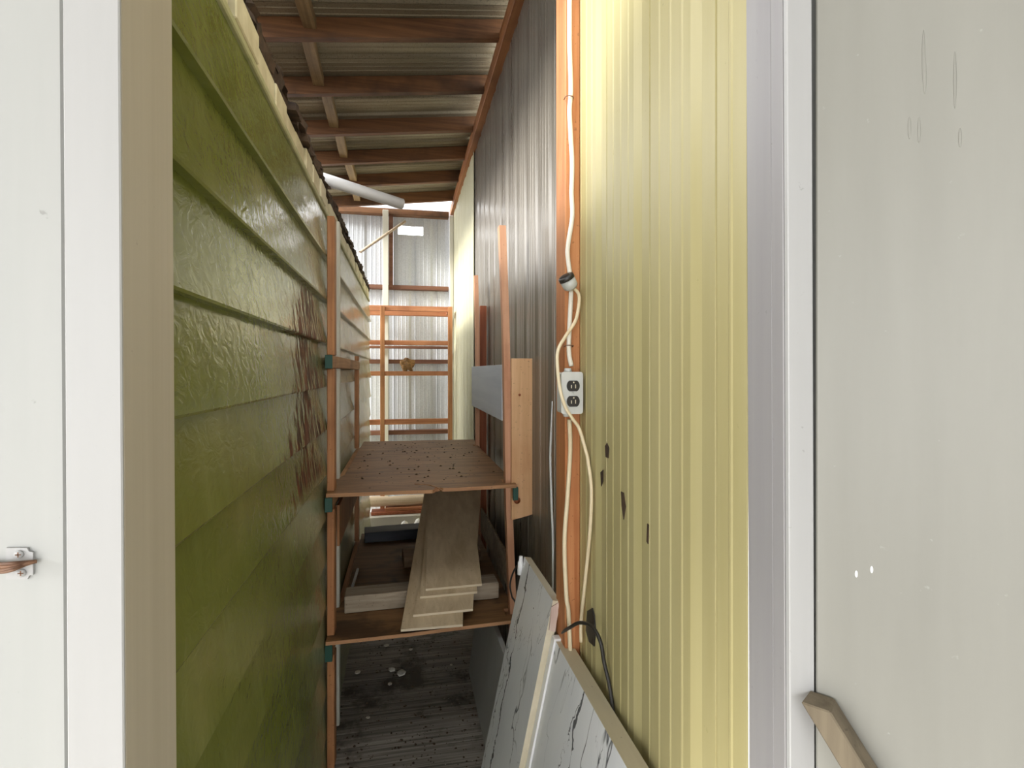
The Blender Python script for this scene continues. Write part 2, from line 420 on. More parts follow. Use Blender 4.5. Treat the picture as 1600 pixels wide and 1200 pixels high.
# ------------------------------------------------------------------ left wall: green lap siding
wl = thing('wall_left', 'glossy green lap-sided wall along the left of the passage', 'wall', (XL, 2.6, 0), kind='structure')
Y0, Y1 = 0.60, 4.62
course = 0.157
top = EYE + 0.571
k = 0
while top - k * course > 0.0:
    zt = top - k * course; zb = max(zt - course, 0.0)
    bm = bmesh.new()
    nseg = 30
    rows = []
    for i in range(nseg + 1):
        y = Y0 + (Y1 - Y0) * i / nseg
        wv_ = 0.0012 * math.sin(3.1 * y + k * 1.7) + random.uniform(-.0006, .0006)
        dz = 0.0012 * math.sin(2.3 * y + k)
        prof = [(XL - 0.030, zt + 0.012), (XL - 0.004, zt + 0.012), (XL + 0.0045 + wv_, (zt + zb) / 2), (XL + 0.0145 + wv_, zb + 0.004 + dz), (XL + 0.0125 + wv_, zb + dz), (XL - 0.030, zb + dz)]
        rows.append([bm.verts.new((px, y, pz)) for px, pz in prof])
    for a, b in zip(rows, rows[1:]):
        for j in range(len(a)):
            bm.faces.new((a[j], a[(j + 1) % len(a)], b[(j + 1) % len(a)], b[j]))
    bm.faces.new(rows[0]); bm.faces.new(rows[-1][::-1])
    finish('siding_board', bm, 'green', wl)
    k += 1
box('wall_core', XL - 0.16, XL - 0.031, Y0, Y1 - 0.01, 0, top + 0.1, 'batten', wl, bv=0)
tag(box('frieze_board', XL - 0.03, XL + 0.004, Y0, Y1, top + 0.013, EYE + 0.600, 'frieze', wl), 'rust-streaked pale green eave board')
tag(box('batten', XL + 0.005, XL + 0.032, 2.22, 2.26, 0, EYE + 0.60, 'batten', wl), 'off-white upright batten')
# eave: ends of the roof boards and broken dark shingles
y = Y0; i = 0
while y < Y1 - 0.02:
    wdt = random.uniform(0.10, 0.16)
    y2 = min(y + wdt, Y1)
    tag(box('sheathing_board', XL - 0.5, XL + 0.001 + random.uniform(-.006, .006), y, y2 - random.uniform(.005, .02), EYE + 0.6005, EYE + random.uniform(.655, .668), 'creamtrim', wl), 'cream painted roof board end')
    y = y2
y = Y0
while y < Y1:
    wdt = random.uniform(0.07, 0.15); y2 = min(y + wdt, Y1 + 0.02)
    for lay in range(2):
        bm = bmesh.new()
        zz = EYE + 0.669 + lay * 0.022
        xo = XL + random.uniform(-.006, .014) - lay * 0.006
        j = [random.uniform(-.008, .008) for _ in range(8)]
        hexa(bm, [(XL - .45, y, zz + .02), (xo + j[0], y + .002, zz + j[4] * .6), (xo + j[1], y2 - .002, zz + j[5] * .6), (XL - .45, y2, zz + .02),
                  (XL - .45, y, zz + .05), (xo + j[2], y + .002, zz + .024 + j[6]), (xo + j[3], y2 - .002, zz + .024 + j[7]), (XL - .45, y2, zz + .05)])
        bmesh.ops.subdivide_edges(bm, edges=[e for e in bm.edges if e.calc_length() > 0.05 and abs((e.verts[0].co - e.verts[1].co).y) > 0.03 and min(e.verts[0].co.x, e.verts[1].co.x) > XL - .1], cuts=2)
        for v in bm.verts:
            if v.co.x > XL - .1: v.co += Vector((random.uniform(-.006, .006), 0, random.uniform(-.004, .004)))
        finish('shingle', bm, 'shingle', wl)
    y = y2
bm = bmesh.new(); x0_, x1_, z0_, z1_ = XL - .40, -1.9, EYE + .70, EYE + 1.32
hexa(bm, [(x1_, Y0, z1_ - .04), (x0_, Y0, z0_ - .04), (x0_, Y1, z0_ - .04), (x1_, Y1, z1_ - .04), (x1_, Y0, z1_), (x0_, Y0, z0_), (x0_, Y1, z0_), (x1_, Y1, z1_)])
finish('roof_deck', bm, 'shingle', wl)  # unseen roof slope, steepened to block the low sun
box('gable_wall', -1.9, XL - .161, Y1 - .12, Y1 - .011, 0, EYE + .66, 'green', wl, bv=0)
# ------------------------------------------------------------------ right wall: ribbed sheets and a fir post
wr = thing('wall_right', 'ribbed metal wall along the right, pale yellow in front and dark grey behind', 'wall', (XR, 2.6, 0), kind='structure')
HT = EYE + 1.60
def rib_sheet(name, x, y0, y1, z0, z1, mat, phase, par, label=None, deep=0.010, bead=0.0022, period=0.21):
    pts = [(x + h, y1 - (u - (10 - y1)), z0) for u, h in []]
    prof = rib_profile(-y1, -y0, period, phase, deep, bead)      # u runs towards the camera
    pts = [(x + h, -u, z0) for u, h in prof]
    o = sheet(name, pts, (1, 0, 0), (0, 0, z1 - z0), mat, par)
    if label: tag(o, label)
    return o
rib_sheet('panel', XR, 0.6205, 1.345, 0.0, HT, 'yellow', -0.752, wr, 'pale yellow ribbed panel', deep=0.007, bead=0.0014)
for a, b in ((1.36, 2.13), (2.13, 2.92), (2.92, 3.95)):
    rib_sheet('panel', XD, a, b, 0.0, HT, 'dark', -1.0, wr, 'dark grey glossy ribbed panel', deep=0.0035, bead=0.0012, period=0.19)
for a, b in ((3.70, 4.48), (4.48, YEND - 0.03)):
    rib_sheet('panel', XD - 0.012, a, b, 0.0, HT + .1, 'cream', -1.05, wr, 'cream ribbed panel', deep=0.006)
tag(box('post', 0.400, XR, 1.290, 1.372, 0, HT, 'orange', wr), 'orange fir post')
tag(box('corner_strip', XD - 0.05, XD - 0.0145, 5.21, 5.25, 0, EYE + 1.52, 'batten', wr), 'off-white corner strip')
tag(beam('wall_plate', (0.475, .68, EYE + 1.58), (0.475, YEND - .02, EYE + 1.585), 0.05, 0.085, 'plate', wr), 'brown top plate of the right wall')

# ------------------------------------------------------------------ end wall
we = thing('wall_end', 'bright galvanised ribbed wall closing the far end', 'wall', (-.4, YEND, 0), kind='structure')
def end_sheet(x0, x1, z0, z1):
    prof = rib_profile(x0, x1, 0.21, 0.055, 0.009, 0.0016)
    sheet('panel', [(u, YEND + h, z0) for u, h in prof], (0, 1, 0), (0, 0, z1 - z0), 'galv', we)
ZW = EYE + 1.61
HX0, HX1, HZ0, HZ1 = -0.055, 0.185, EYE + 1.335, EYE + 1.42
for a, b in ((-0.75, -0.40), (-0.40, HX0), (HX1, 0.50)): end_sheet(a, b, 0, ZW)
end_sheet(HX0, HX1, 0, HZ0); end_sheet(HX0, HX1, HZ1, ZW)
tag(box('stud', P(598, 400, Y=YEND - .09).x, P(607, 400, Y=YEND - .09).x, YEND - .13, YEND - .09, 0, EYE + 1.53, 'batten', we), 'off-white painted stud')
tag(box('stud', P(608, 400, Y=YEND - .05).x, P(614, 400, Y=YEND - .05).x, YEND - .09, YEND - .012, EYE + 0.8, EYE + 1.5, 'girt', we), 'dark brown stud')
for py in (450, 565, 675):
    zc = P(640, py, Y=YEND - .05).z
    tag(box('girt', -0.75, XD - .06, YEND - .085, YEND - .012, zc - .02, zc + .02, 'girt', we), 'dark brown wall girt')
tag(box('top_plate', -0.75, XD - .06, YEND - .10, YEND - .012, EYE + 1.50, EYE + 1.555, 'rafter', we), 'brown top plate of the end wall')
tag(box('bottom_plate', -0.75, XD - .06, YEND - .10, YEND - .012, -.04, .05, 'girt', we), 'dark bottom plate')

# ------------------------------------------------------------------ shed roof
ce = thing('ceiling', 'rusty ribbed metal shed roof on brown rafters over the passage', 'roof', (0, 3.6, roof_under(0)), kind='structure')
RX0, RX1 = -0.78, 0.53
rafters = [1.08, 1.58, 2.05, 2.53, 3.02, 3.52, 4.00, 4.48, 4.99]
for y in rafters:
    a = Vector((RX0, y, roof_under(RX0) + 0.046)); b = Vector((RX1, y, roof_under(RX1) + 0.046))
    beam('rafter', a, b, 0.04, 0.092, 'rafter', ce)
    if y < 4.9:
        xb = -0.42 + random.uniform(-.02, .02)
        y2 = rafters[rafters.index(y) + 1]
        zb = roof_under(xb) + 0.062
        tag(beam('blocking', (xb, y + .022, zb), (xb + random.uniform(-.012, .012), y2 - .022, zb), 0.055, 0.05, 'blocking', ce), 'weathered blocking between rafters')
for a, b in ((0.98, 1.50), (1.50, 2.30), (2.30, 3.10), (3.10, 3.90), (3.90, 4.70), (4.70, 5.11)):
    prof = rib_profile(a, b, 0.21, 0.05, 0.016, 0.003)
    tag(sheet('roof_sheet', [(RX0, u, roof_under(RX0) + 0.095 + h) for u, h in prof], (0, 0, 1),
              (RX1 - RX0 + .12, 0, 0.12 * (RX1 - RX0 + .12)), 'roof', ce), 'stained ribbed roof sheet')

# ------------------------------------------------------------------ doorway: left casing and jamb, right jamb, open door
JX = -0.251
t1 = thing('trim_1', 'white door casing with a taupe inner jamb on the left of the doorway', 'door trim', (JX, .6, 0), kind='structure')
def slab(name, quad_bottom, quad_top, mat, par):
    bm = bmesh.new(); hexa(bm, list(quad_bottom) + list(quad_top)); bevel(bm, .0018, 2); return finish(name, bm, mat, par)
lean = 0.0045
box('casing', -0.296, JX, 0.543, 0.547, 0, 2.5, 'white', t1, bv=.0012)
tag(box('jamb', JX - .018, JX - .0003, 0.5475, 0.657, 0, 2.5, 'jamb', t1, bv=.001), 'taupe painted jamb board')
tag(box('outer_board', -1.3, -0.2995, 0.551, 0.575, 0, 2.5, 'white2', t1, bv=.003), 'white wall board beside the casing')
t2 = thing('trim_2', 'grey door jamb with a white grained front edge on the right of the doorway', 'door trim', (0.48, .6, 0), kind='structure')
tag(box('jamb', XR, 0.474, 0.5715, 0.619, 0, 2.5, 'jamb_r', t2, bv=.001), 'grey jamb board')
tag(box('stop', XR - .0008, 0.474, 0.5505, 0.571, 0, 2.5, 'jamb_r', t2, bv=.001), 'grey door stop')
tag(box('edge_board', XR, 0.4735, 0.543, 0.550, 0, 2.5, 'white', t2, bv=.001), 'white grained edge board')
wf = box('wall_front', 0.478, 1.6, 0.556, 0.62, 0, 2.6, 'white2', bv=0); tag(wf, 'white front wall behind the open grey door', 'wall', kind='structure')
po = thing('added_shade_roof', 'unseen board roof added behind the viewer to shade the doorway', 'roof', (0, -1, 2.7), kind='structure')  # unseen roof, added to keep sky light off the foreground
for i_ in range(-5, 12):
    box('plank', -2.4 + i_ * .4, -2.004 + i_ * .4, -5.0, .56, 2.66, 2.69, 'white2', po, bv=.002)
wb = box('added_shade_wall', 1.62, 1.70, -5.0, .62, -.04, 2.66, 'white2', bv=0); tag(wb, 'unseen pale wall added at the right to shade the grey door', 'wall', kind='structure')  # unseen wall, added to darken the open door
hd = box('trim_3', -1.3, 1.6, 0.57, 0.64, 2.5, 2.62, 'white', bv=.002); tag(hd, 'white head board over the doorway', 'door trim', kind='structure')

AL = math.radians(40)
dd = Vector((math.sin(AL), -math.cos(AL), 0)); dn = Vector((-math.cos(AL), -math.sin(AL), 0))
hinge = Vector((0.4750, 0.5415, 0.06))
def leafbox(name, s0, s1, n0, n1, z0, z1, mat, par=None, bv=.002):
    bm = bmesh.new()
    q = [(s0, n0), (s1, n0), (s1, n1), (s0, n1)]
    hexa(bm, [hinge + dd * s + dn * m + Vector((0, 0, z0 - .06)) for s, m in q] + [hinge + dd * s + dn * m + Vector((0, 0, z1 - .06)) for s, m in q])
    bevel(bm, bv); return finish(name, bm, mat, par)
dr = thing('door_1', 'open grey painted flush door on the right with paint runs', 'door', tuple(hinge), kind='structure')
leafbox('leaf', 0, 0.74, -0.036, 0, 0.06, 2.46, 'door', dr)
for z in (0.35, 2.2):
    tube('hinge', [hinge + Vector((0.004, .002, z - .06)) + dn * -.012, hinge + Vector((.004, .002, z + .03)) + dn * -.012], 0.005, 'jamb_r', dr, smooth_path=False)
# paint runs on the door leaf
for px, py, ln in ((1443, 90, .03), (1445, 118, .02), (1492, 125, .03), (1421, 200, .012), (1436, 203, .014), (1338, 897, .004), (1362, 890, .004), (1500, 215, .01)):
    d = ray(px, py); t = (hinge - Vector((0, 0, EYE))).dot(dn) / d.dot(dn)
    p = Vector((0, 0, EYE)) + d * t
    bm = bmesh.new(); bmesh.ops.create_uvsphere(bm, u_segments=8, v_segments=6, radius=1)
    for v in bm.verts: v.co = p + dd * (v.co.x * .0015) + dn * (v.co.y * .0006) + Vector((0, 0, v.co.z * ln))
    finish('paint_run', bm, 'whiteplastic' if py > 700 else 'door', dr, smooth=True)
# stick leaning along the open door
p_top = hinge + dn * 0.018 + dd * 0.004
zt = P(1258, 1088, Y=.535).z
a = Vector((p_top.x, p_top.y, zt)); b = hinge + dn * .018 + dd * .70; b.z = 0.02
bm = bmesh.new()
hw = 0.0155
ax = dd * 1.0
tz = lambda z: (zt - z) / (zt - b.z)
cb = b; ct = a
hexa(bm, [cb + dn * -.016 - dd * hw * .9, cb + dn * .016 - dd * hw * .9, cb + dn * .016 + dd * hw, cb + dn * -.016 + dd * hw,
          ct + dn * -.016 - dd * hw * .9 + dd * .004, ct + dn * .016 - dd * hw * .9, ct + dn * .016 + dd * hw, ct + dn * -.016 + dd * hw])
bevel(bm, .0015)
o = finish('wooden_stick', bm, 'rawstick'); tag(o, 'raw grey-brown wooden stick leaning against the grey door at the bottom right', 'stick')

# the door frame is slightly out of plumb
for o, a_ in ((t1, .0057), (t2, .0045)):
    o.rotation_euler = (0, -a_, 0); o.location.x += EYE * math.sin(a_)
# latch plate on the left white board
lp = thing('latch_plate', 'small white painted strike plate with screws and rusty wire on the left board', 'latch', tuple(P(33, 903, Y=.550)))
q = [P(x, y, Y=.5505) for x, y in ((12, 855), (45, 855), (47, 860), (54, 862), (54, 897), (48, 898), (45, 904), (12, 904))]
bm = bmesh.new(); A = [bm.verts.new(p) for p in q]; B = [bm.verts.new(p + Vector((0, -.0022, 0))) for p in q]
bm.faces.new(A); bm.faces.new(B[::-1])
for i in range(8): bm.faces.new((A[i], A[(i + 1) % 8], B[(i + 1) % 8], B[i]))
finish('plate', bm, 'white', lp)
for x, y in ((30, 866), (34, 895)):
    c = P(x, y, Y=.548)
    s = tube('screw', [c + Vector((0, .001, 0)), c + Vector((0, -.0015, 0))], 0.0036, 'white', lp, smooth_path=False, seg=14)
    for dx, dz in ((.0022, .0005), (.0005, .0022)):
        box('slot', c.x - dx, c.x + dx, c.y - .0018, c.y - .0014, c.z - dz, c.z + dz, 'rust', s, bv=0)
for j, (dy, r) in enumerate(((0, .0017), (4, .0017), (-4, .0015), (7, .0013))):
    pts = [P(57, 877, Y=.548), P(40, 880 + dy * .4, Y=.543), P(20, 884 + dy, Y=.541 - .002 * j), P(0, 886 + dy * 1.2, Y=.542), P(-25, 884 + dy, Y=.547)]
    tube('wire', pts, r, 'rust', lp, seg=7)

# ------------------------------------------------------------------ shelf unit
sh = thing('storage_shelf', 'rough wooden shelf unit across the passage with two plywood shelves', 'shelf', (.07, 2.5, 0))
LXo, LXi = XL + 0.0130, -0.243
Zs = EYE - 0.430; Zl = EYE - 0.945
TH_S = 0.013
RT_ = (EYE + .010, EYE + .056); RM = (Zs - TH_S - .048, Zs - TH_S - .0005); RB = (Zl - TH_S - .055, Zl - TH_S - .0005)
for z0, z1 in ((0, RB[0]), (Zl, RM[0]), (Zs, RT_[0]), (RT_[1], EYE + .555)):
    tag(box('post', -0.2685, LXi, 1.985, 2.045, z0 + .0008, z1 - .0008, 'fir', sh), 'reddish fir front post')
for z0, z1 in ((0, RB[0]), (Zl, RM[0]), (Zs, RT_[0]), (RT_[1], EYE + .085)):
    tag(box('post', -0.2685, -0.246, 3.06, 3.11, z0 + .0008, z1 - .0008, 'fir', sh), 'short back post')
def slat_post(pt, pb, w, d, mat, label):
    bm = bmesh.new()
    hexa(bm, [(pb.x - w / 2, pb.y, pb.z), (pb.x + w / 2, pb.y, pb.z), (pb.x + w / 2, pb.y + d, pb.z), (pb.x - w / 2, pb.y + d, pb.z),
              (pt.x - w / 2, pt.y, pt.z), (pt.x + w / 2, pt.y, pt.z), (pt.x + w / 2, pt.y + d, pt.z), (pt.x - w / 2, pt.y + d, pt.z)])
    bmesh.ops.subdivide_edges(bm, edges=[e for e in bm.edges if abs(e.verts[0].co.z - e.verts[1].co.z) > .3], cuts=10, use_grid_fill=True)
    for v in bm.verts: v.co.x += .003 * math.sin(v.co.z * 5)
    return tag(finish('post', bm, mat, sh), label)
pt = P(786, 352, Y=2.03); pb = P(800, 900, Y=2.03); pb.x = min(pb.x, .424)
k_ = (pt - pb) / (pt.z - pb.z)
slat_post(pt, pb - k_ * pb.z, .026, .04, 'lath', 'peach-coloured slender front post')
pt = P(744.5, 430, Y=3.05); slat_post(pt, Vector((pt.x + .02, 3.05, 0)), .022, .04, 'lath', 'thin back post')
def rail(x0, x1, y0, y1, z0, z1, label):
    r = box('rail', x0, x1, y0, y1, z0, z1, 'firy', sh)
    tag(r, label)
    tag(box('painted_end', x0 - .001, x1 + .001, y0 - .0145, y0 - .0005, z0 - .001, z1 + .001, 'greenpaint', r, bv=.001), 'dark green painted end')
rail(-0.2685, -0.2465, 1.958, 3.14, *RT_, 'fir side rail with a green end')
rail(-0.2685, -0.2465, 1.955, 3.2, *RM, 'left bracket rail under the upper shelf')
rail(0.4085, 0.426, 1.992, 3.04, *RM, 'right bracket rail under the upper shelf')
rail(-0.2685, -0.2465, 1.955, 3.15, *RB, 'left bracket rail under the lower shelf')
rail(0.4085, 0.426, 2.0, 3.04, *RB, 'right bracket rail under the lower shelf')
# upper shelf: plywood with a broken front edge
fl_ = P(502, 772, Z=Zs); fr_ = P(805, 754, Z=Zs)
n1 = P(640, 776, Z=Zs); n2 = P(683, 777, Z=Zs); n3 = P(689, 768, Z=Zs); n4 = P(692, 770, Z=Zs); n5 = P(720, 766, Z=Zs)
xr_ = fr_.x - .002
outline = [(-0.2675, 1.955), (n1.x, 1.948), (n2.x - .01, 1.945), (n2.x, 1.955), (n2.x - .006, 1.966), (n3.x, 1.978), (n3.x + .012, 1.966), (n5.x, 1.963), (xr_, 1.975),
           (xr_, 2.003), (.376, 2.003), (.376, 2.076), (xr_, 2.076), (xr_, 3.045), (.394, 3.045), (.394, 3.096), (xr_ + .01, 3.096), (xr_ + .01, 3.33), (-.240, 3.36), (-.240, 2.3), (-.268, 2.2)]
def shelf_board(outline, z, mats):
    return prism('shelf_board', outline, z - TH_S, z, None, sh, mats=mats, side=1)
tag(shelf_board(outline, Zs, ['ply', 'ply_edge']), 'weathered plywood upper shelf with a splintered front edge')
for pts_ in ([(648, 756), (662, 757), (672, 758), (684, 762), (692, 767)],):
    q = [P(x, y, Z=Zs + .001) for x, y in pts_]
    for a_, b_ in zip(q, q[1:]): tag(beam('splinter', a_, b_, .004, .002, 'ply_edge', sh, bv=0), 'pale splinter')
lo_out = [(-0.2675, 1.945), (0.02, 1.952), (0.16, 1.962), (0.405, 1.975), (0.418, 1.98), (0.418, 2.024), (.388, 2.024), (.388, 2.078), (.426, 2.078), (.426, 3.045), (.39, 3.045), (.39, 3.18), (-0.24, 3.2), (-.240, 2.3), (-0.2675, 2.2)]
tag(shelf_board(lo_out, Zl, ['ply_dark', 'ply_edge']), 'dark plywood lower shelf')
tag(box('side_panel', -0.2420, -0.232, 2.046, 3.0, EYE - .645, Zs - TH_S - .05, 'ply_side', sh, bv=.001), 'plywood side panel on the left')
o = box('side_panel', 0.383, 0.392, 2.09, 3.045, EYE - .198, EYE + .026, 'bluegrey', sh, bv=.001); tag(o, 'blue-grey painted board on the right')
ptl, ptr = P(799, 560, Y=2.005), P(833, 560, Y=2.005)
zb_ = P(815, 810, Y=2.005).z
bm = bmesh.new()
xl_, xr_ = ptl.x + .001, ptr.x - .002
hexa(bm, [(xl_, 2.005, zb_ - .006), (xr_, 2.005, zb_ + .012), (xr_, 2.024, zb_ + .012), (xl_, 2.024, zb_ - .006),
          (xl_, 2.005, ptl.z), (xr_, 2.005, ptl.z), (xr_, 2.024, ptl.z), (xl_, 2.024, ptl.z)])
bevel(bm, .0015)
pb_ = tag(finish('board', bm, 'pine', sh), 'pale pine upright board with a knot')
kc = P(808, 782, Y=2.004)
tag(tube('knot', [kc + Vector((0, .003, 0)), kc - Vector((0, .0012, 0))], .013, 'redboard', pb_, smooth_path=False, seg=14), 'red-brown knot')
kc = P(812, 617, Y=2.004); tube('knot', [kc + Vector((0, .003, 0)), kc - Vector((0, .001, 0))], .005, 'redboard', pb_, smooth_path=False, seg=10)

# ------------------------------------------------------------------ things on the lower shelf
def timber(name, label, a, b, w, h, mat):
    bm = bmesh.new(); a = Vector(a); b = Vector(b); d = (b - a)
    s = Vector((-d.y, d.x, 0)).normalized()
    hexa(bm, [a - s * w / 2, b - s * w / 2, b + s * w / 2, a + s * w / 2, a - s * w / 2 + Vector((0, 0, h)), b - s * w / 2 + Vector((0, 0, h)), b + s * w / 2 + Vector((0, 0, h)), a + s * w / 2 + Vector((0, 0, h))])
    bmesh.ops.subdivide_edges(bm, edges=[e for e in bm.edges if e.calc_length() > .3], cuts=9, use_grid_fill=True)
    for v in bm.verts: v.co += Vector((0, random.uniform(-.002, .002), random.uniform(0, .002)))
    bevel(bm, .003)
    return tag(finish(name, bm, mat), label, 'timber', 'old timbers on the lower shelf')
zt_ = Zl + .0015
timber('timber', 'grey weathered timber lying across the front of the lower shelf', (-.228, 2.20, zt_), (.385, 2.22, zt_), .10, .066, 'grey_beam')
timber('timber', 'short brown timber in the middle of the lower shelf', (-.005, 2.66, zt_), (.372, 2.69, zt_), .13, .052, 'brown_beam')
timber('timber', 'blue-black timber at the back of the lower shelf', (-.215, 3.07, zt_), (.34, 3.11, zt_), .12, .056, 'blue_beam')
# support block + laminate planks
SP = 0.29
def plane_z(y): return Zl + .0705 + SP * (y - 2.145)
blk = box('wood_block', 0.16, 0.27, 2.80, 2.89, zt_, plane_z(2.80) - .002, 'brown_beam'); tag(blk, 'brown block propping up the back of the laminate planks', 'block')
def plank(label, fl, fr, i, length, x_shift):
    off = .0098 * i
    def hit(px, py):
        d = ray(px, py); t = (Zl + .0705 - SP * 2.145 + off + .008 - EYE) / (d.z - SP * d.y)
        return Vector((0, 0, EYE)) + d * t
    m = (hit(*fl) + hit(*fr)) / 2
    wv = hit(*fr) - hit(*fl); wv.z = 0; wv.normalize(); wv.z = SP * wv.y
    wd = wv * 0.222
    a = m - wd / 2; b = a + wd
    ly = math.sqrt(length ** 2 / (1 + SP ** 2) - x_shift ** 2)
    dl = Vector((x_shift, ly, SP * ly)); up = Vector((0, 0, .0085))
    a -= up; b -= up
    bm = bmesh.new(); hexa(bm, [a, b, b + dl, a + dl, a + up, b + up, b + dl + up, a + dl + up])
    bm.normal_update()
    for f in bm.faces:
        if abs(f.normal.z) < .6: f.material_index = 1
    return tag(finish('laminate_plank', bm, None, mats=['lam', 'lam_edge']), label, 'plank', 'stacked laminate flooring planks')
plank('taupe laminate flooring plank, bottom of the stack, sticking out furthest', (621, 984), (728, 975), 0, 1.0, .12)
plank('taupe laminate flooring plank, second from the bottom of the stack', (643, 961), (741, 951), 1, 1.0, .17)
plank('taupe laminate flooring plank, second from the top of the stack', (657, 932), (745, 924), 2, 1.0, .085)
plank('taupe laminate flooring plank, topmost of the stack', (665, 920), (753, 912), 3, 1.0, .06)
# trims on the right
tag(beam('weathered_board', (.4365, 2.12, EYE - .852), (.4365, 3.02, EYE - .852), .012, .135, 'grey_beam'), 'grey weathered board standing on edge against the dark wall', 'board')
for i, (dx, lab) in enumerate(((0, 'pale trim strip lying nearest the laminate planks'), (.022, 'pale trim strip beside the grey weathered board'))):
    a = Vector((.385 + dx, 2.76 - .0 * i, zt_ + .010)); b = Vector((.36 + dx, 3.03, zt_ + .055 + .01 * i))
    tag(beam('trim_strip', (.352 + dx, 2.74, zt_ + .0065), (.352 + dx, 3.0, zt_ + .0065), .018, .013, 'log'), lab, 'trim strip', 'pale trim strips')
a = P(532, 915, Y=2.30); a = Vector((-.222, 2.30, zt_ + .004)); b = Vector((-.214, 2.62, zt_ + .0045))
tag(beam('white_trim', a, b, .012, .008, 'whiteplastic'), 'short white trim strip at the left of the lower shelf', 'trim strip')
# red-brown board behind
tag(box('upright_board', P(750, 560, Y=3.13).x, .4835, 3.13, 3.155, 0.0, EYE + .39, 'redboard'), 'red-brown board standing upright behind the blue-grey board', 'board')
# litter on upper shelf
bm = bmesh.new()
for _ in range(150):
    x, yy, r = random.uniform(-.2, .38), random.uniform(2.0, 3.25), random.choice([.003, .004, .005, .007])
    q = [bm.verts.new((x + r * math.cos(t) * random.uniform(.5, 1.2), yy + r * math.sin(t) * random.uniform(.6, 1.4), Zs + .0012)) for t in [i * 1.0472 for i in range(6)]]
    c = bm.verts.new((x, yy, Zs + r * .7))
    for i in range(6): bm.faces.new((q[i], q[(i + 1) % 6], c))
    bm.faces.new(q[::-1])
o = finish('droppings', bm, 'shingle'); tag(o, 'dark crumbs scattered over the upper plywood shelf', 'debris', kind='stuff')

# ------------------------------------------------------------------ countertop pieces leaning on the right
SL = 0.213
def counter(name, label, y0, y1, xt, zt, th):
    t = thing(name, label, 'countertop', (xt - SL * zt, (y0 + y1) / 2, 0), 'marble-look countertop pieces')
    z0 = 0.002; xb = xt - SL * (zt - z0); thz = th * .98
    bm = bmesh.new()
    v = hexa(bm, [(xb, y0, z0), (xb + th, y0, z0 - .0), (xb + th, y1, z0), (xb, y1, z0), (xt, y0, zt), (xt + th, y0, zt - .004), (xt + th, y1, zt - .004), (xt, y1, zt)])
    bm.normal_update()
    for f in bm.faces:
        if f.normal.x > -.8: f.material_index = 1
    finish('slab', bm, None, t, mats=['marble', 'beige'])
    return t
c1 = counter('countertop', 'white marble-look countertop piece leaning furthest from the doorway', 1.352, 1.69, .385, EYE - .605, .022)
c2 = counter('countertop', 'white marble-look countertop piece leaning nearest the doorway', 0.72, 1.325, .386, EYE - .700, .040)
def on_face(y, z, off=0): return Vector((.385 - SL * (EYE - .605 - z) - off, y, z))
def edge_strip(z0, z1):
    bm = bmesh.new(); ya, yb = 1.3265, 1.3505
    c = []
    for z in (z0, z1):
        x = .386 - SL * (EYE - .70 - z)
        c += [(x - .005, ya, z), (x + .016, ya, z), (x + .016, yb, z), (x - .005, yb, z)]
    hexa(bm, c); bevel(bm, .001); return tag(finish('edge_strip', bm, 'whiteplastic', c2), 'white plastic edge strip')
edge_strip(.002, EYE - .695)
bm = bmesh.new(); c = on_face(1.358, EYE - .64)
hexa(bm, [c + Vector(v) for v in ((-.004, -.014, -.04), (.012, -.014, -.045), (.012, -.0065, -.045), (-.004, -.0065, -.04), (.002, -.012, .02), (.024, -.010, .03), (.024, -.0065, .03), (.004, -.0065, .02))])
tag(finish('broken_corner', bm, 'core', c1), 'chipped corner showing pink core')
c = P(813, 880, Y=1.70)
pg = tube('white_plug', [(.372, 1.698, EYE - .665), (.374, 1.698, EYE - .625), (.375, 1.698, EYE - .622), (.376, 1.698, EYE - .605)], [.009, .009, .007, .006], 'whiteplastic', None, smooth_path=False)
tag(pg, 'small white plastic plug at the top corner of the far countertop piece', 'plug')
# black cord looping over the countertop
pts = [P(872, 1010, X=.375), P(880, 992, X=.385), P(893, 979, X=.395), P(907, 973, X=.404), P(925, 979, X=.412), P(938, 1002, X=.418), P(944, 1035, X=.424), P(952, 1070, X=.431), P(957, 1105, X=.4335), P(960, 1150, X=.4335), P(962, 1230, X=.4335)]
pts[0] = Vector((.407, 1.33, EYE - .74)); pts[1] = Vector((.405, 1.335, EYE - .69))
e_ = pts[-1]; pts += [Vector((.4335, e_.y, .45)), Vector((.4335, e_.y + .01, .2)), Vector((.433, e_.y + .02, .05))]
o = tube('black_cord', pts, .0042, 'black', None, n=6); tag(o, 'black cord looping over the countertop against the yellow wall', 'cord')
pts = [P(812, 880, Y=1.73), P(803, 892, Y=1.75), P(797, 912, Y=1.76), P(800, 932, Y=1.765), P(806, 945, Y=1.77)]
pts += [pts[-1] + Vector((.02, .02, -.12)), Vector((.43, 1.85, .3)), Vector((.44, 1.86, .01))]
o = tube('black_cord', pts, .003, 'black'); tag(o, 'black cord bending behind the far tip of the countertop', 'cord')
# white board under the lower shelf
bw = bmesh.new()
hexa(bw, [(.30, 1.83, .001), (.318, 1.83, .001), (.318, 2.5, .001), (.30, 2.5, .001), (.352, 1.83, .40), (.37, 1.83, .40), (.37, 2.5, .40), (.352, 2.5, .40)])
bevel(bw, .001); o = finish('white_board', bw, 'white2'); tag(o, 'white board leaning low on the right beneath the lower shelf', 'board')

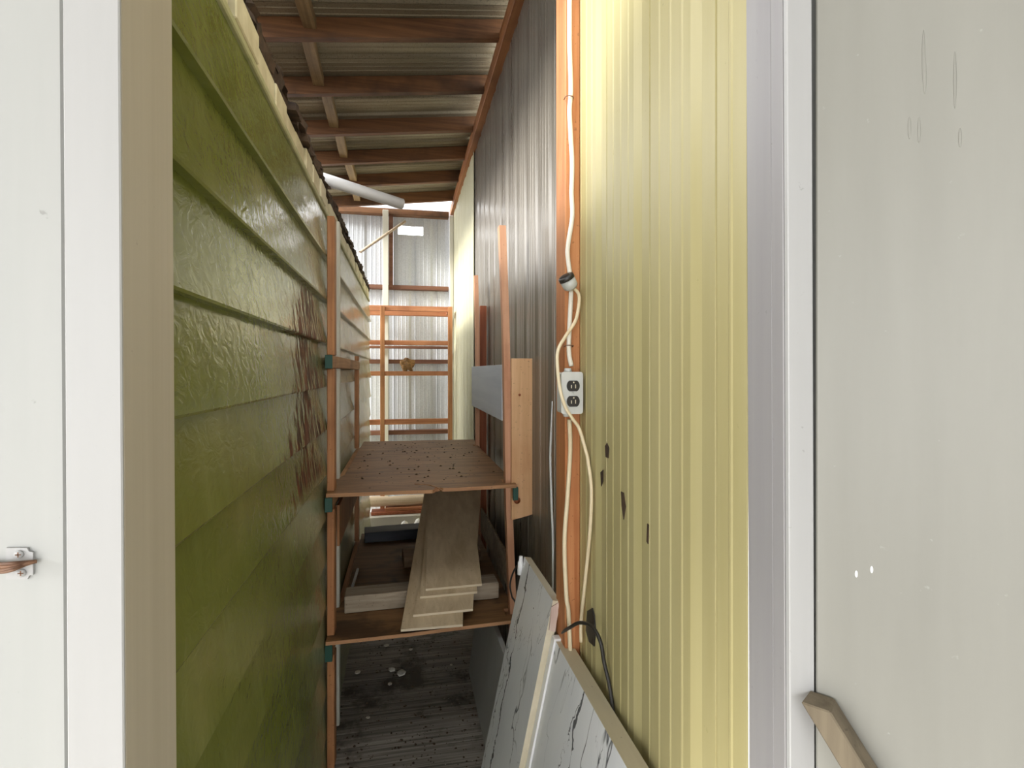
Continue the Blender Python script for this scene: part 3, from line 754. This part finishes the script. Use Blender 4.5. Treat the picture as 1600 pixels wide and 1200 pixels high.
# ------------------------------------------------------------------ electrics on the fir post
ob = thing('outlet_box', 'galvanised surface outlet box with two black sockets on the fir post', 'outlet', (.405, 1.268, EYE - .11))
YF = 1.245
bx0, bx1 = P(877, 610, Y=YF).x, P(911, 610, Y=YF).x
bz1, bz0 = P(893, 581, Y=YF).z, P(893, 647, Y=YF).z
bm = bmesh.new()
def rrect(cx, cz, w, h, r, y, n=4):
    pts = []
    for sx_, sz_, a0 in ((1, 1, 0), (-1, 1, 90), (-1, -1, 180), (1, -1, 270)):
        for i in range(n + 1):
            t = math.radians(a0 + 90 * i / n)
            pts.append(Vector((cx + sx_ * (w / 2 - r) + r * math.cos(t), y, cz + sz_ * (h / 2 - r) + r * math.sin(t))))
    return pts
def extr_y(name, pts, d, mat, par, label=None):
    bm = bmesh.new(); A = [bm.verts.new(p) for p in pts]; B = [bm.verts.new(p + Vector((0, d, 0))) for p in pts]
    bm.faces.new(A); bm.faces.new(B[::-1])
    for i in range(len(A)): bm.faces.new((A[i], A[(i + 1) % len(A)], B[(i + 1) % len(A)], B[i]))
    o = finish(name, bm, mat, par)
    if label: tag(o, label)
    return o
bcx, bcz, bw_, bh_ = (bx0 + bx1) / 2, (bz0 + bz1) / 2, bx1 - bx0, bz1 - bz0
extr_y('box_body', rrect(bcx, bcz, bw_ * .94, bh_ * .97, .006, YF + .0035), .040, 'steel', ob)
cp = extr_y('cover_plate', rrect(bcx, bcz, bw_, bh_, .007, YF), .003, 'steel', ob, 'steel cover plate')
for py in (603, 627):
    c = P(896, py, Y=YF); c.x = bcx + .002
    pts = []
    for i in range(20):
        t = 2 * math.pi * i / 20
        pts.append(Vector((c.x + .0165 * math.cos(t), YF - .003, c.z + max(-.0132, min(.0132, .0165 * math.sin(t))))))
    r_ = extr_y('socket', pts, .0028, 'recept', ob, 'black socket')
    for dx, hh in ((-.005, .0045), (.0055, .0055)):
        box('slot', c.x + dx - .0012, c.x + dx + .0012, YF - .0036, YF - .0032, c.z - .004 - hh * .3, c.z - .004 + hh * 1.4, 'brass', r_, bv=0)
    tube('ground_hole', [(c.x + .001, YF - .0032, c.z + .0085), (c.x + .001, YF - .0036, c.z + .0085)], .0022, 'brass', r_, smooth_path=False)
tube('screw', [(bcx + .002, YF - .0001, bcz), (bcx + .002, YF - .0018, bcz)], .0028, 'steel', ob, smooth_path=False)
tube('clamp', [(bcx - .004, 1.268, bz1 - .001), (bcx - .004, 1.268, bz1 + .009)], [.011, .008], 'steel', ob, smooth_path=False)
tube('clamp', [(bcx - .008, 1.268, bz0 + .001), (bcx - .008, 1.268, bz0 - .008)], [.010, .007], 'steel', ob, smooth_path=False)
YC = 1.2835
up_pts = [(890, 0), (890, 68), (891, 102), (892, 142), (890, 173), (892, 216), (894, 258), (893, 301), (894, 338), (888, 380), (887, 400), (892, 440), (892, 467), (890, 507), (889, 549), (891, 572)]
pp = [P(x, y, Y=YC) for x, y in up_pts]
pp = [Vector((pp[0].x, YC, HT - .02))] + pp
pp[-1].y = 1.275
o = tube('power_cable', pp, .0058, 'cable_w', None, n=6); tag(o, 'thick white cable running down the fir post into the top of the outlet box', 'cable')
dn_pts = [(888, 655), (891, 702), (887, 773), (882, 848), (885, 932), (889, 969)]
pp = [P(x, y, Y=YC) for x, y in dn_pts]; pp[0].y = 1.275
pp += [Vector((.418, YC, .5)), Vector((.420, YC, .2)), Vector((.42, YC, .01))]
o = tube('power_cable', pp, .0055, 'cable', None, n=6); tag(o, 'cream cable running from the bottom of the outlet box down the fir post', 'cable')
cord = [(890, 446, None, 1.272), (897, 451, None, 1.268), (905, 464, None, 1.262), (900, 499, None, 1.262), (884, 525, None, 1.262), (872, 547, None, 1.255), (871, 573, None, 1.238), (875, 608, None, 1.2365), (883, 635, None, 1.2365),
        (895, 655, None, 1.238), (905, 670, None, 1.24), (916, 707, None, 1.21), (919, 722, .428, None), (924, 765, .4295, None), (922, 827, .4295, None), (914, 911, .4295, None), (908, 969, .4295, None), (908, 1003, .4295, None)]
pp = [P(x, y, X=X_, Y=Y_) for x, y, X_, Y_ in cord]
o = tube('extension_cord', pp, .0043, 'cable', None, n=6); tag(o, 'thin cream cord looping from the round connector past the outlet box', 'cord')
c = P(888, 441, Y=1.262)
rc = thing('cord_connector', 'round black and steel cord connector hanging on the fir post', 'connector', tuple(c))
ax = Vector((-.55, -.25, .8)).normalized(); ctr = P(889, 442, Y=1.262)
tube('cap', [ctr + ax * .010, ctr + ax * .018, ctr + ax * .021], [.0205, .0205, .016], 'recept', rc, smooth_path=False, seg=20)
tube('body', [ctr - ax * .016, ctr - ax * .010, ctr + ax * .0095], [.014, .0185, .0195], 'steel', rc, smooth_path=False, seg=20)
for i, (x, y) in enumerate(((889, 152), (889, 541))):
    c = P(x + 1, y, Y=YC - .006)
    o = tube('staple', [c + Vector((-.011, .0125, -.001)), c + Vector((-.0085, -.001, .002)), c + Vector((.0085, -.001, .002)), c + Vector((.011, .0125, -.001))], .0013, 'rust', None, n=5, seg=6)
    tag(o, 'rusty staple holding the white cable ' + ('high on the fir post' if i == 0 else 'just above the outlet box'), 'staple')
# white cable hanging by the dark wall
pp = [P(863, 627, X=.4800), P(861, 680, X=.4800), P(860, 720, X=.4800), P(862, 790, X=.4800), P(864, 860, X=.4800)]
pp += [Vector((.478, pp[-1].y, .5)), Vector((.478, pp[-1].y, .02))]
o = tube('hanging_cord', pp, [.002 + .002 * min(1, i / 8) for i in range(6 * 6 + 1)], 'pvc', None, n=6); tag(o, 'thin white cord hanging between the dark wall and the fir post', 'cord')
# thin black plate standing for a dark hole in the yellow wall
bm = bmesh.new()
q = [P(x, y, X=.4365) for x, y in ((917, 955), (925, 950), (928, 962), (930, 985), (928, 1010), (920, 1003), (915, 985))]
A = [bm.verts.new(p) for p in q]; B = [bm.verts.new(p + Vector((.0025, 0, 0))) for p in q]
bm.faces.new(A); bm.faces.new(B[::-1])
for i in range(len(A)): bm.faces.new((A[i], A[(i + 1) % len(A)], B[(i + 1) % len(A)], B[i]))
o = finish('hole_plate', bm, 'black', wr); tag(o, 'black plate standing for a hole in the yellow wall')

for q in ([(945, 697), (948, 692), (951, 700), (950, 716), (946, 714)], [(938, 738), (942, 734), (942, 752), (939, 760)], [(970, 768), (974, 770), (977, 792), (974, 812), (971, 790)],
          [(1011, 818), (1013, 820), (1012, 850), (1010, 846)]):
    pts = [P(x, y, X=XR - .0022) for x, y in q]
    bm = bmesh.new(); A = [bm.verts.new(p) for p in pts]; B = [bm.verts.new(p + Vector((.0015, 0, 0))) for p in pts]
    bm.faces.new(A); bm.faces.new(B[::-1])
    for i in range(len(A)): bm.faces.new((A[i], A[(i + 1) % len(A)], B[(i + 1) % len(A)], B[i]))
    tag(finish('paint_chip', bm, 'shingle', wr), 'dark chip in the yellow paint')
# ------------------------------------------------------------------ pipes on the green roof
def pipe(name, a, b, r, mat, label):
    bm = bmesh.new(); a = Vector(a); b = Vector(b)
    t = (b - a).normalized(); u = t.orthogonal().normalized(); v = t.cross(u); R = []
    for p, rr in ((a, r), (b, r), (b, r * .86), (a, r * .86)):
        R.append([bm.verts.new(p + (u * math.cos(k * math.pi / 12) + v * math.sin(k * math.pi / 12)) * rr) for k in range(24)])
    for i in range(4):
        A, B = R[i], R[(i + 1) % 4]
        for k in range(24): bm.faces.new((A[k], A[(k + 1) % 24], B[(k + 1) % 24], B[k]))
    o = finish(name, bm, mat)
    for p in o.data.polygons: p.use_smooth = abs(Vector(p.normal).dot(t)) < .5
    return tag(o, label, 'pipe')
b = P(628, 319, Z=EYE + .735); a = P(513, 282, Z=EYE + .757); a2 = a + (a - b) * .55; 
pipe('plastic_pipe', a2, b, .0235, 'pvc', 'thick white plastic pipe jutting out over the green roof edge')
a = P(561, 396, X=XL + .012); d_ = P(633, 346, Y=a.y + .22) - a
pipe('plastic_rod', a + d_ * .02 + Vector((0, 0, .004)), a + d_, .0085, 'log', 'thin pale rod poking out from the green roof edge before the end wall')

# ------------------------------------------------------------------ wooden rack at the far end
YR = 4.95
rk = thing('wooden_rack', 'open fir rack of posts and rails in front of the galvanised end wall', 'rack', (.05, YR, -.04))
def pxbox(name, x0, x1, y0, y1, Y, d, mat, label=None, bottom=None, xmin=None):
    a = P(x0, y0, Y=Y); b = P(x1, y1, Y=Y)
    z0 = bottom if bottom is not None else b.z
    o = box(name, xmin if xmin is not None else a.x, b.x, Y, Y + d, z0, a.z, mat, rk, bv=.002)
    return o
pxbox('post', 594, 601, 478, 700, YR - .02, .0195, 'fir', bottom=-.04)
pxbox('post', 700, 707, 479, 700, YR - .02, .0195, 'fir', bottom=-.04)
for y0, y1, nm in ((478, 486, 0), (532, 539, 1), (580, 587, 2), (655, 663, 3)):
    a = P(640, y0, Y=YR); b = P(640, y1, Y=YR)
    box('rail', -.62, P(704, y0, Y=YR).x, YR, YR + .04, b.z, a.z, 'firx', rk)
a = P(640, 487, Y=YR + .2); b = P(640, 494, Y=YR + .2)
box('rail', -.62, P(700, 487, Y=YR + .2).x, YR + .16, YR + .2, b.z, a.z, 'firx', rk)
a = P(640, 541, Y=YR + .2); b = P(640, 545, Y=YR + .2)
box('rail', -.62, P(700, 487, Y=YR + .2).x, YR + .16, YR + .2, b.z, a.z, 'girt', rk)
box('side_rail', P(704, 500, Y=YR).x - .03, P(704, 500, Y=YR).x - .001, YR + .041, YR + .159, P(640, 488, Y=YR).z, P(640, 480, Y=YR).z, 'firx', rk)
# wasp nest
bm = bmesh.new(); bmesh.ops.create_icosphere(bm, subdivisions=3, radius=1)
zc = P(636, 580, Y=YR + .02).z
for v in bm.verts:
    r = 1 + .16 * math.sin(7 * v.co.x + 3 * v.co.z) + .12 * math.sin(11 * v.co.y + 5 * v.co.z) + random.uniform(-.06, .06)
    v.co = Vector((v.co.x * .065 * r, v.co.y * .05 * r, max(v.co.z, -.75) * .062 * r))
lo = min(v.co.z for v in bm.verts)
for v in bm.verts:
    if v.co.z < lo + .012: v.co.z = lo
    v.co += Vector((P(636, 570, Y=YR + .02).x, YR + .025, zc - lo + .001))
o = finish('wasp_nest', bm, 'nest'); tag(o, 'brown papery wasp nest sitting on a rail of the far rack', 'nest')
# logs, board and stones at the far end
def log(label, a, b, r):
    bm = bmesh.new(); n_ = 8; a = Vector(a); b = Vector(b)
    tube_bm(bm, [a.lerp(b, i / n_) + Vector((0, 0, .004 * math.sin(i))) for i in range(n_ + 1)], [r * random.uniform(.92, 1.05) for _ in range(n_ + 1)], 14)
    return tag(finish('log', bm, 'log', smooth=True), label, 'log', 'pale logs at the far end')
log('pale peeled log lying on top of the far boards', (-.55, 4.865, .262), (.30, 4.87, .262), .045)
log('pale peeled log on the ground at the foot of the end wall', (-.60, 5.02, .022), (.32, 5.025, .022), .058)
tag(box('reddish_board', -.16, .34, 4.80, 4.92, .187, .212, 'firx'), 'reddish board lying under the far log', 'board')
tag(box('reddish_board', -.28, .30, 4.78, 4.92, .160, .185, 'redboard'), 'red-brown board beneath the other far board', 'board')
tag(box('pale_slab', -.60, .36, 4.72, 4.922, -.039, .158, 'ground'), 'pale concrete block carrying the far boards', 'block')
for i, (x, y, r) in enumerate(((632, 814, .055), (655, 814, .062))):
    p = P(x, y, Y=4.55); bm = bmesh.new(); bmesh.ops.create_icosphere(bm, subdivisions=2, radius=1)
    for v in bm.verts:
        rr = 1 + random.uniform(-.10, .10)
        v.co = Vector((p.x + v.co.x * r * rr * .9, 4.55 + v.co.y * r * rr, .01 + max(-.05, v.co.z * r * rr * 1.7 + .06)))
    o = finish('stone', bm, 'stone'); tag(o, ('rounded white stone' if i else 'pointed white stone') + ' behind the back shelf timber', 'stone', 'white stones')
# chips on the passage floor
CHIP = ['pale rubble chip on the floor, furthest left near the shelf post', 'pale rubble chip on the floor just under the laminate planks, left of the dark stain', 'pale rubble chip on the floor beside the largest chip, on its left',
        'largest pale rubble chip on the floor, in the middle of the passage', 'flat pale rubble chip on the floor just before the largest chip', 'pale rubble chip on the floor nearest the viewer, by the shelf post',
        'pale rubble chip on the floor right under the lower shelf edge, on the left', 'pale rubble chip on the floor right of the one under the laminate planks', 'smallest pale rubble chip on the floor, furthest right']
for px, py, r in ((559, 1052, .016), (604, 1010, .015), (612, 1048, .02), (626, 1054, .024), (609, 1070, .013), (575, 1122, .009), (578, 988, .011), (642, 1016, .012), (705, 1040, .008)):
    p = P(px, py, Z=0.0); bm = bmesh.new(); bmesh.ops.create_icosphere(bm, subdivisions=1, radius=1)
    for v in bm.verts:
        rr = random.uniform(.7, 1.2); v.co = Vector((p.x + v.co.x * r * rr, p.y + v.co.y * r * rr * 1.2, .001 + (v.co.z + 1) * r * .3))
    o = finish('rubble_chip', bm, 'stone'); tag(o, CHIP.pop(0), 'chip', 'rubble chips on the floor')
bm = bmesh.new()
for _ in range(900):
    x, yy = random.uniform(-.26, .30), random.uniform(1.7, 3.2); r = random.choice([.002, .002, .003, .003, .004, .006])
    q = [bm.verts.new((x + r * math.cos(t) * random.uniform(.5, 1.2), yy + r * math.sin(t) * random.uniform(.6, 1.4), .0006)) for t in [i * 1.2566 for i in range(5)]]
    c = bm.verts.new((x, yy, r * .9))
    for i in range(5): bm.faces.new((q[i], q[(i + 1) % 5], c))
    bm.faces.new(q[::-1])
o = finish('litter', bm, 'shingle'); tag(o, 'dark dirt crumbs strewn over the passage floor', 'debris', kind='stuff')
